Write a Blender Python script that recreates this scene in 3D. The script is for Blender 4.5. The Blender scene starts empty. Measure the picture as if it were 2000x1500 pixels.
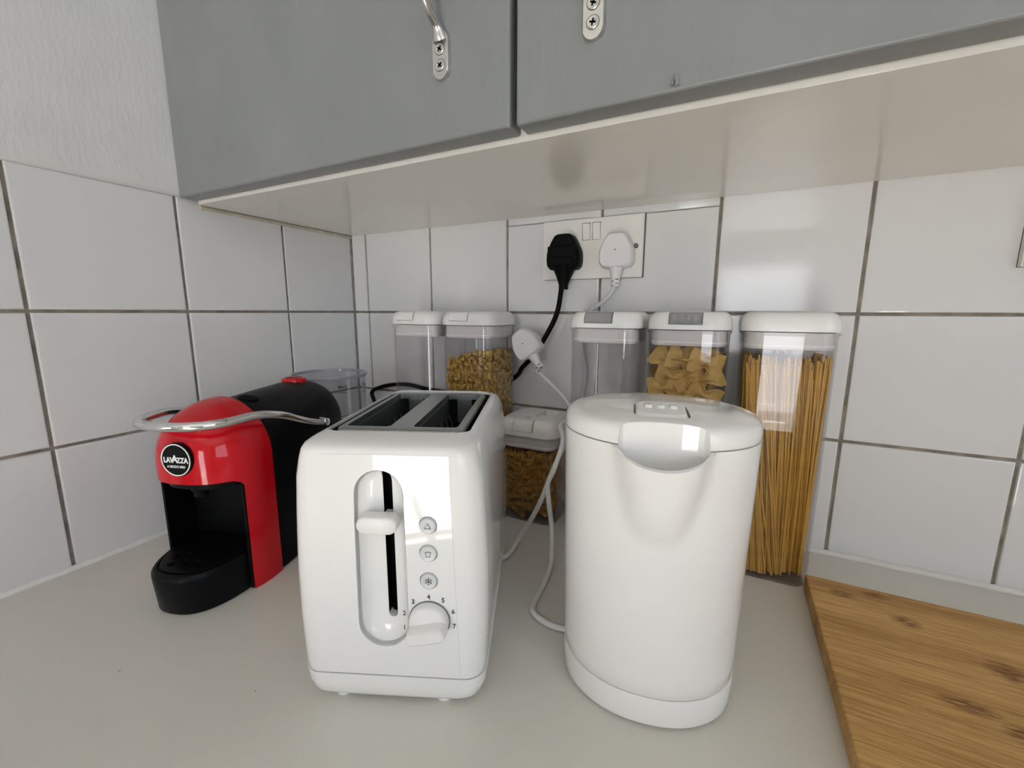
import bpy, bmesh, math, random
from mathutils import Vector, Matrix, Euler
import numpy as np
random.seed(7)
PI = math.pi
SC = bpy.context.scene
COL = SC.collection

# ------------------------------------------------------------------ camera
cam_d = bpy.data.cameras.new('camera'); cam = bpy.data.objects.new('camera', cam_d); COL.objects.link(cam)
cam_d.sensor_width = 36.0; cam_d.lens = 830.28 / 2000 * 36.0; cam_d.clip_start = 0.01
YAW, PIT, ROLL = -0.4691, 0.1677, 0.0036
F = Vector((math.sin(YAW)*math.cos(PIT), math.cos(YAW)*math.cos(PIT), -math.sin(PIT)))
R = Vector((math.cos(YAW), -math.sin(YAW), 0)); U = R.cross(F)
R2 = R*math.cos(ROLL) + U*math.sin(ROLL); U2 = -R*math.sin(ROLL) + U*math.cos(ROLL)
mw = Matrix((R2, U2, -F)).transposed().to_4x4(); mw.translation = (0.6573, -0.6145, 0.2964)
cam.matrix_world = mw
SC.camera = cam

# ------------------------------------------------------------------ world, sun, door and fill light, exposure
w = bpy.data.worlds.new('sky'); SC.world = w; w.use_nodes = True
bgn = w.node_tree.nodes['Background']
bgn.inputs[0].default_value = (0.80, 0.88, 1.0, 1); bgn.inputs[1].default_value = 1.0
sun_d = bpy.data.lights.new('sun', 'SUN'); sun = bpy.data.objects.new('sun', sun_d); COL.objects.link(sun)
sun_d.energy = 78.0; sun_d.angle = 0.01; sun_d.color = (1.0, 0.94, 0.83)
sun.rotation_euler = Vector((-0.02, 0.70, -0.70)).to_track_quat('-Z', 'Y').to_euler()
sun.location = (0.4, -5, 3)
def area_light(name, loc, d, sx, sy, e, col):
    ld = bpy.data.lights.new(name, 'AREA'); o = bpy.data.objects.new(name, ld); COL.objects.link(o)
    ld.shape = 'RECTANGLE'; ld.size = sx; ld.size_y = sy; ld.energy = e; ld.color = col
    o.location = loc; o.rotation_euler = Vector(d).to_track_quat('-Z', 'Y').to_euler()
area_light('sky_fill', (2.58, -1.95, 0.72), (-1, 0, 0), 1.6, 1.15, 10.0, (0.76, 0.87, 1.0))  # added cool fill from the right, set in an unseen opening
area_light('door_daylight', (0.86, -3.38, -0.12), (0, 1, 0), 0.60, 1.56, 18.0, (0.95, 0.97, 1.0))
vs = SC.view_settings
vs.view_transform = 'Standard'; vs.look = 'None'; vs.gamma = 1.0; vs.use_curve_mapping = False
vs.exposure = 0.25
SC.cycles.transparent_max_bounces = 40; SC.cycles.max_bounces = 14; SC.cycles.diffuse_bounces = 5

# ------------------------------------------------------------------ materials
MATS = {}
def mat(name, col, rough=0.5, metal=0.0, var=0.03, scale=40.0, bump=0.0, bscale=200.0, coat=0.0, spec=0.5, stretch=(1, 1, 1), bstretch=None, trans=0.0, ior=1.45, sss=0.0):
    m = bpy.data.materials.new(name); m.use_nodes = True; MATS[name] = m
    nt = m.node_tree; b = nt.nodes['Principled BSDF']
    b.inputs['Roughness'].default_value = rough; b.inputs['Metallic'].default_value = metal
    b.inputs['IOR'].default_value = ior; b.inputs['Specular IOR Level'].default_value = spec
    b.inputs['Coat Weight'].default_value = coat; b.inputs['Coat Roughness'].default_value = 0.03
    b.inputs['Transmission Weight'].default_value = trans
    if sss:
        b.inputs['Subsurface Weight'].default_value = sss; b.inputs['Subsurface Radius'].default_value = (0.004, 0.003, 0.002)
        b.inputs['Subsurface Scale'].default_value = 1.0
    tc = nt.nodes.new('ShaderNodeTexCoord'); mp = nt.nodes.new('ShaderNodeMapping'); mp.inputs['Scale'].default_value = stretch
    nt.links.new(tc.outputs['Object'], mp.inputs['Vector'])
    n = nt.nodes.new('ShaderNodeTexNoise'); n.inputs['Scale'].default_value = scale; n.inputs['Detail'].default_value = 4
    nt.links.new(mp.outputs[0], n.inputs['Vector'])
    r = nt.nodes.new('ShaderNodeValToRGB'); e = r.color_ramp.elements
    e[0].position = 0.3; e[1].position = 0.7
    e[0].color = (*[max(0, c*(1-var)) for c in col], 1); e[1].color = (*[min(1, c*(1+var)) for c in col], 1)
    nt.links.new(n.outputs['Fac'], r.inputs[0]); nt.links.new(r.outputs[0], b.inputs['Base Color'])
    if bump:
        mp2 = nt.nodes.new('ShaderNodeMapping'); mp2.inputs['Scale'].default_value = bstretch or (1, 1, 1)
        nt.links.new(tc.outputs['Object'], mp2.inputs['Vector'])
        n2 = nt.nodes.new('ShaderNodeTexNoise'); n2.inputs['Scale'].default_value = bscale; n2.inputs['Detail'].default_value = 5
        nt.links.new(mp2.outputs[0], n2.inputs['Vector'])
        bm_ = nt.nodes.new('ShaderNodeBump'); bm_.inputs['Strength'].default_value = bump; bm_.inputs['Distance'].default_value = 0.002
        nt.links.new(n2.outputs['Fac'], bm_.inputs['Height']); nt.links.new(bm_.outputs[0], b.inputs['Normal'])
    return m

def clear(name, tint=(0.97, 0.97, 0.97), ior=1.45, rough=0.02, haze=0.0):
    """thin clear plastic: transparent with a Fresnel gloss"""
    m = bpy.data.materials.new(name); m.use_nodes = True; MATS[name] = m
    nt = m.node_tree; nt.nodes.clear(); L = nt.links.new
    out = nt.nodes.new('ShaderNodeOutputMaterial'); mix = nt.nodes.new('ShaderNodeMixShader')
    tr = nt.nodes.new('ShaderNodeBsdfTransparent'); gl = nt.nodes.new('ShaderNodeBsdfGlossy'); lw = nt.nodes.new('ShaderNodeLayerWeight'); lw.inputs[0].default_value = 0.5; pw = nt.nodes.new('ShaderNodeMath'); pw.operation = 'POWER'; pw.inputs[1].default_value = 5.0; fr = nt.nodes.new('ShaderNodeMath'); fr.operation = 'MULTIPLY_ADD'; fr.inputs[1].default_value = 0.955; fr.inputs[2].default_value = ((ior-1)/(ior+1))**2; L(lw.outputs['Facing'], pw.inputs[0]); L(pw.outputs[0], fr.inputs[0])
    n = nt.nodes.new('ShaderNodeTexNoise'); n.inputs['Scale'].default_value = 30
    r = nt.nodes.new('ShaderNodeValToRGB'); r.color_ramp.elements[0].color = (*[c*0.985 for c in tint], 1); r.color_ramp.elements[1].color = (*tint, 1)
    L(n.outputs['Fac'], r.inputs[0]); L(r.outputs[0], tr.inputs[0])
    gl.inputs['Roughness'].default_value = rough
    L(fr.outputs[0], mix.inputs[0]); L(tr.outputs[0], mix.inputs[1]); L(gl.outputs[0], mix.inputs[2])
    last = mix
    if haze:
        df = nt.nodes.new('ShaderNodeBsdfDiffuse'); df.inputs[0].default_value = (0.8, 0.8, 0.8, 1)
        m2 = nt.nodes.new('ShaderNodeMixShader'); m2.inputs[0].default_value = haze
        L(mix.outputs[0], m2.inputs[1]); L(df.outputs[0], m2.inputs[2]); last = m2
    L(last.outputs[0], out.inputs[0])
    return m

mat('tile_glaze', (0.715, 0.715, 0.72), 0.09, var=0.012, scale=6, bump=0.012, bscale=25)
mat('grout', (0.27, 0.235, 0.19), 0.95, var=0.35, scale=60, bump=0.5, bscale=400)
mat('plaster', (0.70, 0.70, 0.69), 0.40, var=0.03, scale=20, bump=0.26, bscale=210, bstretch=(1, 1, 0.35))
mat('sealant', (0.80, 0.79, 0.76), 0.35, var=0.04)
mat('old_sealant', (0.55, 0.50, 0.40), 0.5, var=0.15, scale=90)
mat('laminate', (0.69, 0.672, 0.620), 0.38, var=0.012, scale=300, bump=0.03, bscale=900)
mat('grey_paint', (0.222, 0.232, 0.232), 0.33, var=0.05, scale=14, bump=0.20, bscale=120, stretch=(1, 1, 0.4), bstretch=(2.2, 1, 0.22))
mat('white_board', (0.77, 0.755, 0.715), 0.16, var=0.02, scale=8, bump=0.02, bscale=60)
mat('shadow_gap', (0.012, 0.012, 0.012), 0.8)
mat('satin_steel', (0.66, 0.65, 0.63), 0.28, metal=1.0, var=0.03, scale=120)
mat('dark_steel', (0.10, 0.10, 0.10), 0.45, metal=1.0)
mat('dirt_and_shadow', (0.10, 0.09, 0.075), 0.9, var=0.4, scale=150)  # grime and gap shadow put into one dark colour
mat('white_gloss', (0.82, 0.82, 0.81), 0.05, var=0.006, coat=0.3)
mat('white_kettle', (0.82, 0.815, 0.80), 0.06, var=0.006, coat=0.3)
mat('white_satin', (0.80, 0.795, 0.78), 0.32, var=0.01)
mat('button_grey', (0.66, 0.68, 0.68), 0.3, var=0.02)
mat('print_grey', (0.06, 0.06, 0.06), 0.6)
mat('icon_grey', (0.16, 0.17, 0.17), 0.6)
mat('black_plastic', (0.0035, 0.0035, 0.004), 0.40, var=0.1, scale=200, bump=0.05, bscale=900, spec=0.16)
mat('black_matt', (0.002, 0.002, 0.002), 0.6, spec=0.05, var=0.1)
mat('black_rubber', (0.003, 0.003, 0.003), 0.5, spec=0.12, var=0.1)
mat('red_gloss', (0.56, 0.004, 0.012), 0.08, var=0.02, coat=0.0)
mat('chrome', (0.78, 0.78, 0.77), 0.06, metal=1.0, var=0.01)
mat('slot_metal', (0.33, 0.35, 0.35), 0.30, metal=0.85, var=0.05, scale=300, stretch=(1, 0.05, 1))
mat('toaster_inside', (0.025, 0.028, 0.028), 0.45, metal=0.3, var=0.2)
mat('lid_white', (0.78, 0.765, 0.76), 0.30, var=0.01)
mat('lid_seal', (0.72, 0.69, 0.68), 0.35, var=0.02)
mat('lid_bright', (0.84, 0.835, 0.81), 0.26, var=0.01)
mat('cord_white', (0.70, 0.70, 0.70), 0.38, var=0.02)
mat('plug_white', (0.77, 0.745, 0.755), 0.36, var=0.02)
mat('socket_white', (0.80, 0.785, 0.75), 0.30, var=0.02)
mat('white_print', (0.85, 0.85, 0.83), 0.4)
mat('spaghetti', (0.58, 0.325, 0.05), 0.45, var=0.14, scale=60, sss=0.0)
mat('farfalle', (0.60, 0.385, 0.11), 0.5, var=0.10, scale=120)
mat('macaroni', (0.58, 0.37, 0.10), 0.5, var=0.16, scale=90)
mat('fusilli', (0.52, 0.27, 0.045), 0.5, var=0.14, scale=90)
mat('room_white', (0.52, 0.50, 0.47), 0.7, var=0.03, scale=3)
mat('ceiling_white', (0.86, 0.85, 0.82), 0.8, var=0.01, scale=3)
mat('floor_stone', (0.64, 0.60, 0.54), 0.5, var=0.08, scale=5)
clear('clear_plastic', (0.965, 0.962, 0.965))
clear('clear_tank', (0.93, 0.93, 0.94))
clear('lilac_rim', (0.50, 0.47, 0.64), haze=0.35)
clear('clear_latch', (0.60, 0.60, 0.62), rough=0.08, haze=0.25)

def bamboo():
    m = bpy.data.materials.new('bamboo'); m.use_nodes = True; MATS['bamboo'] = m
    nt = m.node_tree; L = nt.links.new; b = nt.nodes['Principled BSDF']; b.inputs['Roughness'].default_value = 0.55; b.inputs['Specular IOR Level'].default_value = 0.25
    tc = nt.nodes.new('ShaderNodeTexCoord')
    def noise(sc, st, det=4):
        mp = nt.nodes.new('ShaderNodeMapping'); mp.inputs['Scale'].default_value = st; L(tc.outputs['Object'], mp.inputs[0])
        n = nt.nodes.new('ShaderNodeTexNoise'); n.inputs['Scale'].default_value = sc; n.inputs['Detail'].default_value = det; L(mp.outputs[0], n.inputs[0]); return n.outputs['Fac']
    def math_(op, a, c=None, v=None):
        n = nt.nodes.new('ShaderNodeMath'); n.operation = op
        for i, s in enumerate((a, c)):
            if s is None: continue
            if isinstance(s, (int, float)): n.inputs[i].default_value = s
            else: L(s, n.inputs[i])
        return n.outputs[0]
    grain = noise(9, (2.0, 60, 60)); fine = noise(30, (2.5, 60, 60), 2); strips = noise(3.2, (0.6, 14, 1), 0)
    s = math_('ADD', math_('MULTIPLY', grain, 0.5), math_('ADD', math_('MULTIPLY', fine, 0.3), math_('MULTIPLY', strips, 0.3)))
    ramp = nt.nodes.new('ShaderNodeValToRGB'); e = ramp.color_ramp.elements
    e[0].position = 0.40; e[0].color = (0.35, 0.185, 0.055, 1); e[1].position = 0.68; e[1].color = (0.68, 0.42, 0.155, 1)
    L(s, ramp.inputs[0])
    sep = nt.nodes.new('ShaderNodeSeparateXYZ'); L(tc.outputs['Object'], sep.inputs[0])
    tot = None
    for kx, ky, sx, sy in KNOTS:   # leaf-node marks of the bamboo strips
        dx = math_('DIVIDE', math_('SUBTRACT', sep.outputs[0], kx), sx); dy = math_('DIVIDE', math_('SUBTRACT', sep.outputs[1], ky), sy)
        d = math_('ADD', math_('MULTIPLY', dx, dx), math_('MULTIPLY', dy, dy))
        f = math_('MAXIMUM', math_('SUBTRACT', 1.0, d), 0.0)
        tot = f if tot is None else math_('MAXIMUM', tot, f)
    fib = noise(40, (3, 24, 1), 3)
    fac = math_('MULTIPLY', tot, math_('MINIMUM', math_('MAXIMUM', math_('MULTIPLY', math_('SUBTRACT', fib, 0.36), 5.0), 0.0), 1.0))
    mx = nt.nodes.new('ShaderNodeMixRGB'); L(fac, mx.inputs[0]); L(ramp.outputs[0], mx.inputs[1]); mx.inputs[2].default_value = (0.13, 0.045, 0.014, 1)
    L(mx.outputs[0], b.inputs['Base Color'])
    bp = nt.nodes.new('ShaderNodeBump'); bp.inputs['Strength'].default_value = 0.12; bp.inputs['Distance'].default_value = 0.001; L(fine, bp.inputs['Height']); L(bp.outputs[0], b.inputs['Normal'])

def specks():
    """tiny crumbs and flecks on the worktop"""
    m = MATS['laminate']; nt = m.node_tree; L = nt.links.new; b = nt.nodes['Principled BSDF']
    src = b.inputs['Base Color'].links[0].from_socket
    tc = nt.nodes.new('ShaderNodeTexCoord'); v = nt.nodes.new('ShaderNodeTexVoronoi'); v.inputs['Scale'].default_value = 34
    L(tc.outputs['Object'], v.inputs['Vector'])
    lt = nt.nodes.new('ShaderNodeMath'); lt.operation = 'LESS_THAN'; L(v.outputs['Distance'], lt.inputs[0]); lt.inputs[1].default_value = 0.026
    sp = nt.nodes.new('ShaderNodeSeparateColor'); L(v.outputs['Color'], sp.inputs[0])
    gt = nt.nodes.new('ShaderNodeMath'); gt.operation = 'GREATER_THAN'; L(sp.outputs[0], gt.inputs[0]); gt.inputs[1].default_value = 0.62
    mu = nt.nodes.new('ShaderNodeMath'); mu.operation = 'MULTIPLY'; L(lt.outputs[0], mu.inputs[0]); L(gt.outputs[0], mu.inputs[1])
    mx = nt.nodes.new('ShaderNodeMixRGB'); L(mu.outputs[0], mx.inputs[0]); L(src, mx.inputs[1]); mx.inputs[2].default_value = (0.25, 0.22, 0.18, 1)
    L(mx.outputs[0], b.inputs['Base Color'])
specks()

# ------------------------------------------------------------------ mesh helpers
def finish(bm, smooth=30):
    bmesh.ops.recalc_face_normals(bm, faces=bm.faces)
    me = bpy.data.meshes.new('m'); bm.to_mesh(me); bm.free()
    if smooth:
        me.shade_smooth(); me.set_sharp_from_angle(angle=math.radians(smooth))
        ar = sorted(p.area for p in me.polygons); md = ar[len(ar)//2]
        for p in me.polygons:            # large flat faces stay flat beside their bevels
            if len(ar) < 160 and p.area > 12*md: p.use_smooth = False
    return me
def link(name, me, m=None, parent=None, loc=None, rot=None):
    o = bpy.data.objects.new(name, me); COL.objects.link(o)
    if m is not None:
        me.materials.clear(); me.materials.append(MATS[m])
    if parent: o.parent = parent
    if loc: o.location = loc
    if rot: o.rotation_euler = rot
    return o
def obj(name, bm, m, parent=None, smooth=30, loc=None, rot=None):
    return link(name, finish(bm, smooth), m, parent, loc, rot)
def tag(o, label=None, cat=None, group=None, kind=None):
    if label: o['label'] = label
    if cat: o['category'] = cat
    if group: o['group'] = group
    if kind: o['kind'] = kind
    return o
def empty(name, loc=(0, 0, 0), rz=0.0):
    o = bpy.data.objects.new(name, None); COL.objects.link(o); o.empty_display_size = 0.02
    o.location = loc; o.rotation_euler = (0, 0, rz)
    return o
def local(o, pts):
    mi = (Matrix.Translation(o.location) @ o.rotation_euler.to_matrix().to_4x4()).inverted()
    return [mi @ Vector(p) for p in pts]
def box(x0, x1, y0, y1, z0, z1, bev=0.0, seg=2, bm=None):
    b = bmesh.new()
    bmesh.ops.create_cube(b, size=1, matrix=Matrix.Translation(((x0+x1)/2, (y0+y1)/2, (z0+z1)/2)) @ Matrix.Diagonal((x1-x0, y1-y0, z1-z0, 1)))
    if bev: bmesh.ops.bevel(b, geom=list(b.edges), offset=bev, segments=seg, profile=0.5, affect='EDGES')
    if bm is not None:
        me = bpy.data.meshes.new('t'); b.to_mesh(me); b.free(); bm.from_mesh(me); bpy.data.meshes.remove(me); return bm
    return b
def loft(rings, cap0=True, cap1=True, bm=None, closed=True):
    bm = bm or bmesh.new()
    vr = [[bm.verts.new(p) for p in r] for r in rings]
    n = len(rings[0])
    for a, b in zip(vr, vr[1:]):
        for i in range(n if closed else n-1):
            j = (i+1) % n
            bm.faces.new((a[i], a[j], b[j], b[i]))
    if cap0: bm.faces.new(list(reversed(vr[0])))
    if cap1: bm.faces.new(vr[-1])
    return bm
def rrect(hx, hy, r, n=6, cx=0, cy=0, bulge=0.0, m=4):
    """rounded rectangle outline, counter-clockwise; sides may bulge"""
    P = []
    cs = [(hx-r, hy-r, 0), (-hx+r, hy-r, 1), (-hx+r, -hy+r, 2), (hx-r, -hy+r, 3)]
    for k, (x, y, q) in enumerate(cs):
        for i in range(n+1):
            a = (q + i/n) * PI/2
            P.append((x + r*math.cos(a), y + r*math.sin(a)))
        nx, ny, nq = cs[(k+1) % 4]
        a = (q+1)*PI/2
        s = (x + r*math.cos(a), y + r*math.sin(a)); e = (nx + r*math.cos(a), ny + r*math.sin(a))
        for i in range(1, m):
            t = i/m; P.append((s[0]+(e[0]-s[0])*t, s[1]+(e[1]-s[1])*t))
    out = []
    for x, y in P:
        if bulge:
            x += math.copysign(1, x)*bulge*(1-(y/hy)**2)*max(0, abs(x)/hx-0.0) if abs(x) > hx*0.5 else 0
        out.append((cx+x, cy+y))
    return out
def ellipse(ha, hb, n=64, cx=0, cy=0, p=2.0):
    o = []
    for i in range(n):
        t = 2*PI*i/n; c, s = math.cos(t), math.sin(t)
        o.append((cx+ha*math.copysign(abs(c)**(2/p), c), cy+hb*math.copysign(abs(s)**(2/p), s)))
    return o
def at_z(o2, z): return [Vector((x, y, z)) for x, y in o2]
def at_y(o2, y): return [Vector((x, y, z)) for x, z in o2]
def catmull(P, k=8):
    P = [Vector(p) for p in P]; Q = [2*P[0]-P[1]] + P + [2*P[-1]-P[-2]]; out = []
    for i in range(1, len(Q)-2):
        a, b, c, d = Q[i-1:i+3]
        for j in range(k):
            t = j/k; out.append(0.5*((2*b)+(c-a)*t+(2*a-5*b+4*c-d)*t*t+(3*b-a-3*c+d)*t**3))
    out.append(P[-1]); return out
def tube(P, r, n=10, k=8, smooth_path=True, bm=None, flat=None):
    Q = catmull(P, k) if smooth_path else [Vector(p) for p in P]
    rings = []; up = None
    for i, p in enumerate(Q):
        t = (Q[min(i+1, len(Q)-1)]-Q[max(i-1, 0)]).normalized()
        if up is None:
            up = Vector((0, 0, 1)) if abs(t.z) < 0.9 else Vector((1, 0, 0))
        u = (up - t*up.dot(t)).normalized(); v = t.cross(u); up = u
        rr = r(i/(len(Q)-1)) if callable(r) else r
        rings.append([p + u*rr*math.cos(2*PI*j/n) + v*rr*math.sin(2*PI*j/n)*(flat or 1) for j in range(n)])
    return loft(rings, bm=bm)
def lathe(prof, n=40, cx=0, cy=0, bm=None, caps=True):
    rings = [[Vector((cx+r*math.cos(2*PI*i/n), cy+r*math.sin(2*PI*i/n), z)) for i in range(n)] for r, z in prof]
    return loft(rings, cap0=caps, cap1=caps, bm=bm)
def boolean(me, cutters, op='DIFFERENCE'):
    """cut meshes (all in the same local frame) and hand back the evaluated mesh"""
    o = bpy.data.objects.new('tmp', me); COL.objects.link(o); cs = []
    for c in cutters:
        co = bpy.data.objects.new('tmpc', c); COL.objects.link(co); cs.append(co)
        md = o.modifiers.new('b', 'BOOLEAN'); md.operation = op; md.object = co; md.solver = 'EXACT'
    bpy.context.view_layer.update()
    dg = bpy.context.evaluated_depsgraph_get()
    r = bpy.data.meshes.new_from_object(o.evaluated_get(dg))
    for x in [o]+cs: bpy.data.objects.remove(x)
    return r
def smooth(me, a=30):
    me.shade_smooth(); me.set_sharp_from_angle(angle=math.radians(a)); return me
def text_mesh(body, size, depth=0.0002, sx=1.0, bold=0.0, align='CENTER'):
    c = bpy.data.curves.new('t', 'FONT'); c.body = body; c.size = size; c.extrude = depth; c.align_x = align; c.align_y = 'CENTER'; c.offset = bold
    c.resolution_u = 3
    o = bpy.data.objects.new('t', c); COL.objects.link(o); o.scale = (1, 1, 1)
    bpy.context.view_layer.update()
    me = bpy.data.meshes.new_from_object(o.evaluated_get(bpy.context.evaluated_depsgraph_get()))
    bpy.data.objects.remove(o); bpy.data.curves.remove(c)
    me.transform(Matrix.Diagonal((sx, 1, 1, 1)))
    return me
XZ = Matrix.Rotation(PI/2, 4, 'X')   # a text lying in XY stands up in XZ, facing -Y

# ------------------------------------------------------------------ the room
T = 0.15; X0 = 0.0364; Y0 = 0.141; Z1 = 0.2955; J = 0.0034; TH = 0.007
ZR = [0.0, Z1-T, Z1, Z1+T]
FL, CE, XR, YB = -0.90, 1.50, 2.60, -3.40
tag(obj('floor', box(-0.1, XR+0.1, YB-0.1, 0.1, FL-0.1, FL), 'floor_stone', smooth=0), kind='structure')
tag(obj('ceiling', box(-0.1, XR+0.1, YB-0.1, 0.1, CE, CE+0.1), 'ceiling_white', smooth=0), kind='structure')
bm = bmesh.new()
WY0, WY1, WZ0, WZ1 = -2.75, -1.15, 0.15, 1.30     # unseen opening added in the right wall for the sky fill
box(XR, XR+0.1, YB, WY0, FL, CE, bm=bm); box(XR, XR+0.1, WY1, 0.1, FL, CE, bm=bm); box(XR, XR+0.1, WY0, WY1, FL, WZ0, bm=bm); box(XR, XR+0.1, WY0, WY1, WZ1, CE, bm=bm)
tag(obj('wall_right', bm, 'room_white', smooth=0), kind='structure')
DX0, DX1, DZ1 = 0.56, 1.16, 0.66     # garden door opening behind the camera
bm = bmesh.new()
box(DX1, XR, YB-0.1, YB, FL, CE, bm=bm); box(0.0, DX0, YB-0.1, YB, FL, CE, bm=bm); box(DX0, DX1, YB-0.1, YB, DZ1, CE, bm=bm)
tag(obj('wall_rear', bm, 'room_white', smooth=0), kind='structure')
bm = bmesh.new()     # unseen door frame, mullion and rails, added to break up the sun patch
for a, b, c, d in ((DX0, DX0+0.05, FL, DZ1), (DX1-0.05, DX1, FL, DZ1), (DX0, DX1, DZ1-0.05, DZ1), (DX0, DX1, FL, FL+0.12), (0.80, 0.86, FL, DZ1), (DX0, DX1, 0.02, 0.08)): box(a, b, YB-0.07, YB-0.02, c, d, bm=bm)
tag(obj('added_door_bars', bm, 'sealant', smooth=0), kind='structure')
wall_back = tag(obj('wall_back', box(-0.1, XR, 0.0028, 0.10, FL, CE), 'grout', smooth=0), kind='structure')
wall_left = tag(obj('wall_left', box(-0.10, -0.0028, YB, 0.0028, FL, CE), 'grout', smooth=0), kind='structure')

def tile_mesh(wd, ht):
    b = box(-wd/2, wd/2, 0.0, TH, -ht/2, ht/2)      # front face at local y = 0
    ed = [e for e in b.edges if all(abs(v.co.y) < 1e-6 for v in e.verts)]
    bmesh.ops.bevel(b, geom=ed, offset=0.0016, segments=2, profile=0.5, affect='EDGES')
    return finish(b, 40)
TM = {}
def tile(parent, kind, u0, u1, z0, z1, j=J):
    wd, ht = round(u1-u0-j, 5), round(z1-z0-j, 5)
    if (wd, ht) not in TM:
        TM[(wd, ht)] = tile_mesh(wd, ht); TM[(wd, ht)].materials.append(MATS['tile_glaze'])
    o = bpy.data.objects.new('tile', TM[(wd, ht)]); COL.objects.link(o); o.parent = parent
    tx, tz = random.uniform(-1, 1)*0.0022, random.uniform(-1, 1)*0.0022
    if kind == 'b': o.location = ((u0+u1)/2, 0.0, (z0+z1)/2); o.rotation_euler = (tx, 0, tz)
    else: o.location = (0.0, -(u0+u1)/2, (z0+z1)/2); o.rotation_euler = (tx, 0, PI/2+tz)
# back wall
cols = [0.0] + [X0 + T*i for i in range(0, 10)]
for i, (a, b) in enumerate(zip(cols, cols[1:])):
    for r in range(3):
        if r == 2 and i in (3, 4):      # two upper tiles were cut, with a sliver above them
            tile(wall_back, 'b', a, b, ZR[2], 0.4290, 0.0034); tile(wall_back, 'b', a, b, 0.4263, ZR[3], 0.0034)
        else: tile(wall_back, 'b', a, b, ZR[r], ZR[r+1])
rows = [0.0] + [Y0 + T*i for i in range(0, 8)]
for i, (a, b) in enumerate(zip(rows, rows[1:])):
    for r in range(3): tile(wall_left, 'l', a, b, ZR[r], ZR[r+1])
# plaster above the tiles of the left wall, with a soft lip
pr = [(-0.0035, 0.4436), (0.0012, 0.4434), (0.0036, 0.4446), (0.0050, 0.4490), (0.0054, 0.4560), (0.0054, CE), (-0.0035, CE)]
tag(obj('plaster_coat', loft([[Vector((x, YB, z)) for x, z in pr], [Vector((x, 0.002, z)) for x, z in pr]]), 'plaster', wall_left, smooth=50))
def bead(name, p0, p1, r, m):
    d = (Vector(p1)-Vector(p0)).normalized(); s = Vector((0, 0, 1)); n = d.cross(s)
    rings = []
    for p in (p0, p1):
        p = Vector(p); rings.append([p + n*(r*math.cos(a)) + s*(r*math.sin(a)) for a in [i*2*PI/10 for i in range(10)]])
    return tag(obj(name, loft(rings), m, smooth=60), kind='structure')
bead('trim_1', (0.0, -0.0006, 0.001), (XR, -0.0006, 0.001), 0.0040, 'sealant')
bead('trim_2', (0.0006, 0.0, 0.001), (0.0006, -0.63, 0.001), 0.0040, 'sealant')
bead('trim_3', (0.0008, 0.0, 0.4356), (0.0008, -0.262, 0.4356), 0.0032, 'old_sealant')
cb = bmesh.new(); tube([(0.0008, -0.0008, 0.004), (0.0008, -0.0008, 0.436)], 0.0016, n=8, smooth_path=False, bm=cb)
tag(obj('trim_4', cb, 'grout', smooth=60), kind='structure')

# worktop
tag(obj('worktop', box(0.0, XR, -0.66, -0.0004, -0.038, 0.0, 0.0015), 'laminate', smooth=40), 'off-white laminate kitchen worktop running along the tiled walls', 'worktop')

# ------------------------------------------------------------------ wall cabinet
cab = empty('wall_cabinet', (0.0, 0.0, 0.0))
tag(cab, 'grey painted wall cabinet with white underside hung above the worktop', 'cabinet')
YF, ZB, YD = -0.2665, 0.4372, -0.2885
bm = bmesh.new(); box(0.006, 1.60, YF, -0.0005, ZB, ZB+0.018, 0.0006, 1, bm=bm)
obj('bottom_panel', bm, 'white_board', cab)
bm = bmesh.new(); box(0.006, 0.022, YF, -0.001, ZB+0.018, 1.16, bm=bm); box(1.582, 1.60, YF, -0.001, ZB+0.018, 1.16, bm=bm)
box(0.006, 1.60, YF, -0.001, 1.16, 1.178, bm=bm); box(0.022, 1.582, -0.008, -0.001, ZB+0.018, 1.16, bm=bm)
box(0.482, 0.50, YF+0.001, -0.008, ZB+0.018, 1.16, bm=bm); box(1.02, 1.04, YF+0.001, -0.008, ZB+0.018, 1.16, bm=bm)
obj('carcass', bm, 'shadow_gap', cab)
for x0, x1 in ((0.0058, 0.4890), (0.4946, 1.028), (1.033, 1.598)):
    obj('door', box(x0, x1, YD, YF-0.0004, 0.4412, 1.17, 0.0022, 3), 'grey_paint', cab, smooth=40)
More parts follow.
